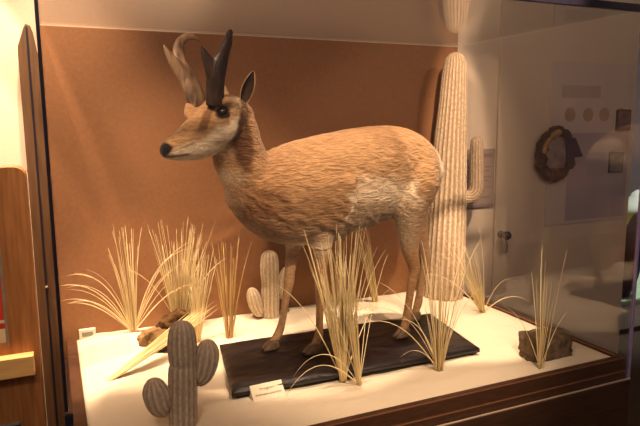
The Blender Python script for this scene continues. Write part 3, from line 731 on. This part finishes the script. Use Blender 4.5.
# ------------------------------------------------------------------ meter on the back ledge
mt = thing('humidity_meter', (.085, 2.534, -.862), 'small white digital meter standing against the brown wall', 'meter')
from_bm('case', box_bm(-.032, .032, -.010, .010, .0, .042), M['white_plastic'], mt, False, .003)
sc = from_bm('screen', box_bm(-.021, .021, -.0115, -.0095, .013, .031), M['grey_lcd'], mt, False, 0)

# ------------------------------------------------------------------ things on the wall beyond the case, and pane reflections built as objects there
def print_lines(parent, rects, material, y, name='printed_line'):
    for x0, x1, z0, z1 in rects:
        from_bm(name, box_bm(x0, x1, y - .001, y, z0, z1), material, parent)
sn = thing('wall_sign', (2.075, 2.618, -.46), 'grey text panel on the wall behind the saguaro arm', 'sign')
from_bm('board', box_bm(-.125, .125, -.012, 0, 0, .315), M['sign_print'], sn, False, .002)
from_bm('lower_edge', box_bm(-.125, .125, -.015, -.0121, 0, .014), M['sign_ink'], sn)
print_lines(sn, [(-.10, .105, .27, .29), (-.10, .10, .215, .222), (-.10, .09, .195, .202), (-.10, .10, .160, .167), (-.10, .085, .140, .147), (-.10, .10, .105, .112), (-.10, .06, .085, .092), (-.10, .095, .050, .057)], M['sign_ink'], -.0121)

ps = thing('reflected_poster', (2.92, 2.605, -.60), 'faint reflection of a poster with four tan discs, built on the wall behind the right glass', 'poster')  # a reflection in the pane, built as a sheet on the wall
from_bm('sheet', box_bm(-.35, .29, -.008, 0, .0, .93), M['pale_print'], ps, False, .001)  # sheet of the reflected poster
from_bm('reflected_lower_panel', box_bm(-.20, .285, -.010, -.0081, .02, .53), M['reflected_lilac_print'], ps, False, .0)['label'] = 'lilac grey lower half of the reflected poster'
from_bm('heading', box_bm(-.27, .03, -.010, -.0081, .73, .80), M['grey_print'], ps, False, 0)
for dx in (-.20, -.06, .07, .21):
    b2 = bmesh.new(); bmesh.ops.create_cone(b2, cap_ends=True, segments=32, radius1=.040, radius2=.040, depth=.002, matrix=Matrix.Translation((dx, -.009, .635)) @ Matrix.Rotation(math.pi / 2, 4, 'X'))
    from_bm('reflected_disc', b2, M['tan_print'], ps)
for (px, pz, lab) in ((3.14, .0, 'reflection of a small dark frame, built on the wall, the higher of two'), (3.10, -.25, 'reflection of a small dark frame, built on the wall, the lower of two')):
    fp = thing('reflected_picture', (px, 2.594, pz - .06), lab, 'picture')  # reflected frame, modelled as an object on the wall
    from_bm('frame', box_bm(-.058, .058, -.012, .0, 0, .125), M['dark_metal'], fp, False, .002)  # frame seen as a reflection in the pane
    from_bm('print', box_bm(-.048, .048, -.0135, -.0121, .01, .115), M['photo_print'], fp)

wr = thing('wall_ornament', (2.595, 2.595, -.350), 'round dark ornament with pale centre hanging on the wall', 'ornament')
b2 = bmesh.new()
for i in range(40):
    a = 2 * math.pi * i / 40; rg = random.Random(i)
    R0 = .112 + rg.uniform(-.012, .012)
    bmesh.ops.create_icosphere(b2, subdivisions=2, radius=1, matrix=Matrix.Translation((R0 * math.cos(a) * .95, -.030 + rg.uniform(-.012, .008), .165 + R0 * 1.12 * math.sin(a))) @ Matrix.Rotation(a, 4, 'Y') @ Matrix.Diagonal((.036, .026, .030, 1)))
for v in b2.verts: v.co += Vector((noise.noise(v.co * 40), noise.noise(v.co * 40 + Vector((9, 0, 0))), noise.noise(v.co * 40 + Vector((0, 9, 0))))) * .010
from_bm('wreath', b2, M['bark_brown'], wr, True)
b2 = bmesh.new(); bmesh.ops.create_uvsphere(b2, u_segments=24, v_segments=16, radius=1, matrix=Matrix.Translation((.0, -.030, .172)) @ Matrix.Diagonal((.095, .035, .110, 1)))
for v in b2.verts: v.co += v.co.normalized() * .012 * noise.noise(v.co * 28)
from_bm('centre', b2, M['pale_centre'], wr, True)
b2 = bmesh.new()
for i in range(14):
    rg = random.Random(70 + i); a = math.radians(95 + i * 6)
    tube_bm([(.10 * math.cos(a), -.045, .165 + .11 * math.sin(a), .012), (.115 * math.cos(a), -.062, .165 + .125 * math.sin(a), .013), (.13 * math.cos(a), -.055, .165 + .14 * math.sin(a), .003)], b2, 8, 3)
from_bm('tuft', b2, M['tan_tuft'], wr, True)['label'] = 'tan tuft at upper left'
b2 = bmesh.new()
q = [(.035, .26), (.10, .255), (.165, .15), (.10, .145), (.05, .10)]
A = [b2.verts.new((x, -.075, z)) for x, z in q]; B = [b2.verts.new((x, -.045, z)) for x, z in q]
b2.faces.new(A); b2.faces.new(B[::-1])
for i in range(5): b2.faces.new((A[(i + 1) % 5], A[i], B[i], B[(i + 1) % 5]))
from_bm('flap', b2, M['navy_cloth'], wr, False, .004)['label'] = 'navy blue pointed flap at right'

# ------------------------------------------------------------------ left of the case: mirrored panel edge built as a post, and wooden kiosk
po = thing('mirrored_edge_post', (-.052, 2.575, -1.56), 'dark brown panel edge and its reflection in the glass, built as a pointed post', 'post')  # panel edge plus its mirror image in the left pane, as one shape
bm = bmesh.new()
pf = [(-.036, 0), (.034, 0), (.034, 1.80), (.020, 1.90), (.012, 1.925), (-.003, 1.932), (-.012, 1.915), (-.034, 1.85), (-.036, 1.82)]
A = [bm.verts.new((x, -.035, z)) for x, z in pf]; B = [bm.verts.new((x, .035, z)) for x, z in pf]
bm.faces.new(A); bm.faces.new(B[::-1])
for i in range(len(pf)):
    k = (i + 1) % len(pf); bm.faces.new((A[k], A[i], B[i], B[k]))
from_bm('shaft', bm, M['post'], po, False, .002)  # panel edge together with its mirror image
from_bm('mirror_line', box_bm(-.004, .003, -.038, -.0351, .1, 1.92), M['dark_metal'], po)  # dark line where the edge meets its reflection, modelled as a strip
b2 = bmesh.new(); bmesh.ops.create_uvsphere(b2, u_segments=12, v_segments=8, radius=.006, matrix=Matrix.Translation((0, -.040, .93)))
from_bm('screw', b2, M['steel'], po, True)

ki = thing('wooden_kiosk', (-.40, 2.25, -1.56), 'brown wooden exhibit stand with rounded corner and lit shelf at far left', 'exhibit stand')
def panel_with_hole():
    bm = bmesh.new(); X0, X1, Z1 = -.40, .318, 1.425
    hx0, hx1, hz0, hz1 = -.30, .221, .835, 1.265
    # four boards around the opening, the right one with a rounded top corner
    pts = [(X1, 0), (X1, Z1 - .035)] + [(X1 - .035 + .035 * math.cos(a), Z1 - .035 + .035 * math.sin(a)) for a in (math.radians(v) for v in (22, 45, 68, 90))] + [(hx1, Z1), (hx1, 0)]
    def prism(pp):
        A = [bm.verts.new((x, -.05, z)) for x, z in pp]; B = [bm.verts.new((x, .05, z)) for x, z in pp]
        bm.faces.new(A); bm.faces.new(B[::-1])
        for i in range(len(pp)):
            k = (i + 1) % len(pp); bm.faces.new((A[k], A[i], B[i], B[k]))
    prism(pts)
    prism([(X0, 0), (hx0, 0), (hx0, Z1), (X0, Z1)]); prism([(hx0, 0), (hx1, 0), (hx1, hz0), (hx0, hz0)]); prism([(hx0, hz1), (hx1, hz1), (hx1, Z1), (hx0, Z1)])
    bmesh.ops.remove_doubles(bm, verts=bm.verts, dist=1e-5)
    bmesh.ops.recalc_face_normals(bm, faces=bm.faces)
    return bm
from_bm('body', panel_with_hole(), M['kiosk_wood'], ki)
from_bm('back_board', box_bm(-.2995, .2205, -.044, -.03, .836, 1.264), M['red_print'], ki)['label'] = 'red poster inside the opening'
from_bm('printed_strip', box_bm(-.2985, .2195, -.0465, -.0441, .837, .885), M['cream_print'], ki)
from_bm('printed_strip', box_bm(-.2985, .2195, -.0465, -.0441, .905, .915), M['cream_print'], ki)
from_bm('opening_frame', box_bm(.2195, .226, -.056, -.0501, .825, 1.275), M['steel'], ki)
from_bm('shelf', box_bm(-.40, .300, -.095, -.0505, .725, .795), M['shelf_wood'], ki, False, .003)
from_bm('slot', box_bm(-.40, .240, -.062, -.0505, .40, .545), M['dark_metal'], ki, False, .003)
from_bm('slot_lip', box_bm(-.40, .240, -.066, -.0505, .546, .553), M['steel'], ki, False, .001)

# ------------------------------------------------------------------ beyond the end of the wall
ex = thing('display_platform', (5.4, 4.3, -1.56), 'low pale green display platform in the room beyond the wall', 'platform')
from_bm('top', box_bm(-1.65, 1.65, -1.3, 1.3, .21, .25), M['green_top'], ex, False, .01)
from_bm('base', box_bm(-1.6, 1.6, -1.25, 1.25, 0, .2099), M['white_paint'], ex, False, .01)
b2 = tube_bm([(-.10, 0, 0, .05), (-.05, 0, .02, .07), (.01, 0, .08, .07), (.05, 0, .18, .075), (.04, 0, .30, .095), (.07, 0, .42, .085), (.10, 0, .53, .06), (.11, 0, .60, .035), (.11, 0, .63, .008)], n=20, k=6)
o = from_bm('sculpture', b2, M['dark_green'], None, True, 0, (3.90, 3.12, -1.312))
tag(o, 'dark curved display piece standing on the pale green platform', 'sculpture')
bx = thing('display_drum', (5.05, 3.95, -1.31), 'yellow drum with white lid on the green platform at the right edge', 'drum')
b2 = loft_bm([((0, 0, z), (q, 0, 0), (0, q, 0)) for z, q in ((0, .13), (.03, .15), (.22, .16), (.42, .15), (.46, .14))], n=28)
from_bm('body', b2, M['yellow_paint'], bx, True)
b2 = loft_bm([((0, 0, z), (q, 0, 0), (0, q, 0)) for z, q in ((.461, .17), (.48, .175), (.53, .14), (.60, .06), (.63, .05), (.66, .01))], n=28)
from_bm('lid', b2, M['white_paint'], bx, True)
spot('exhibit_spot', (4.6, 3.2, 1.38), (4.6, 3.9, -1.3), 110, 75, .5, (.9, 1.0, .85))
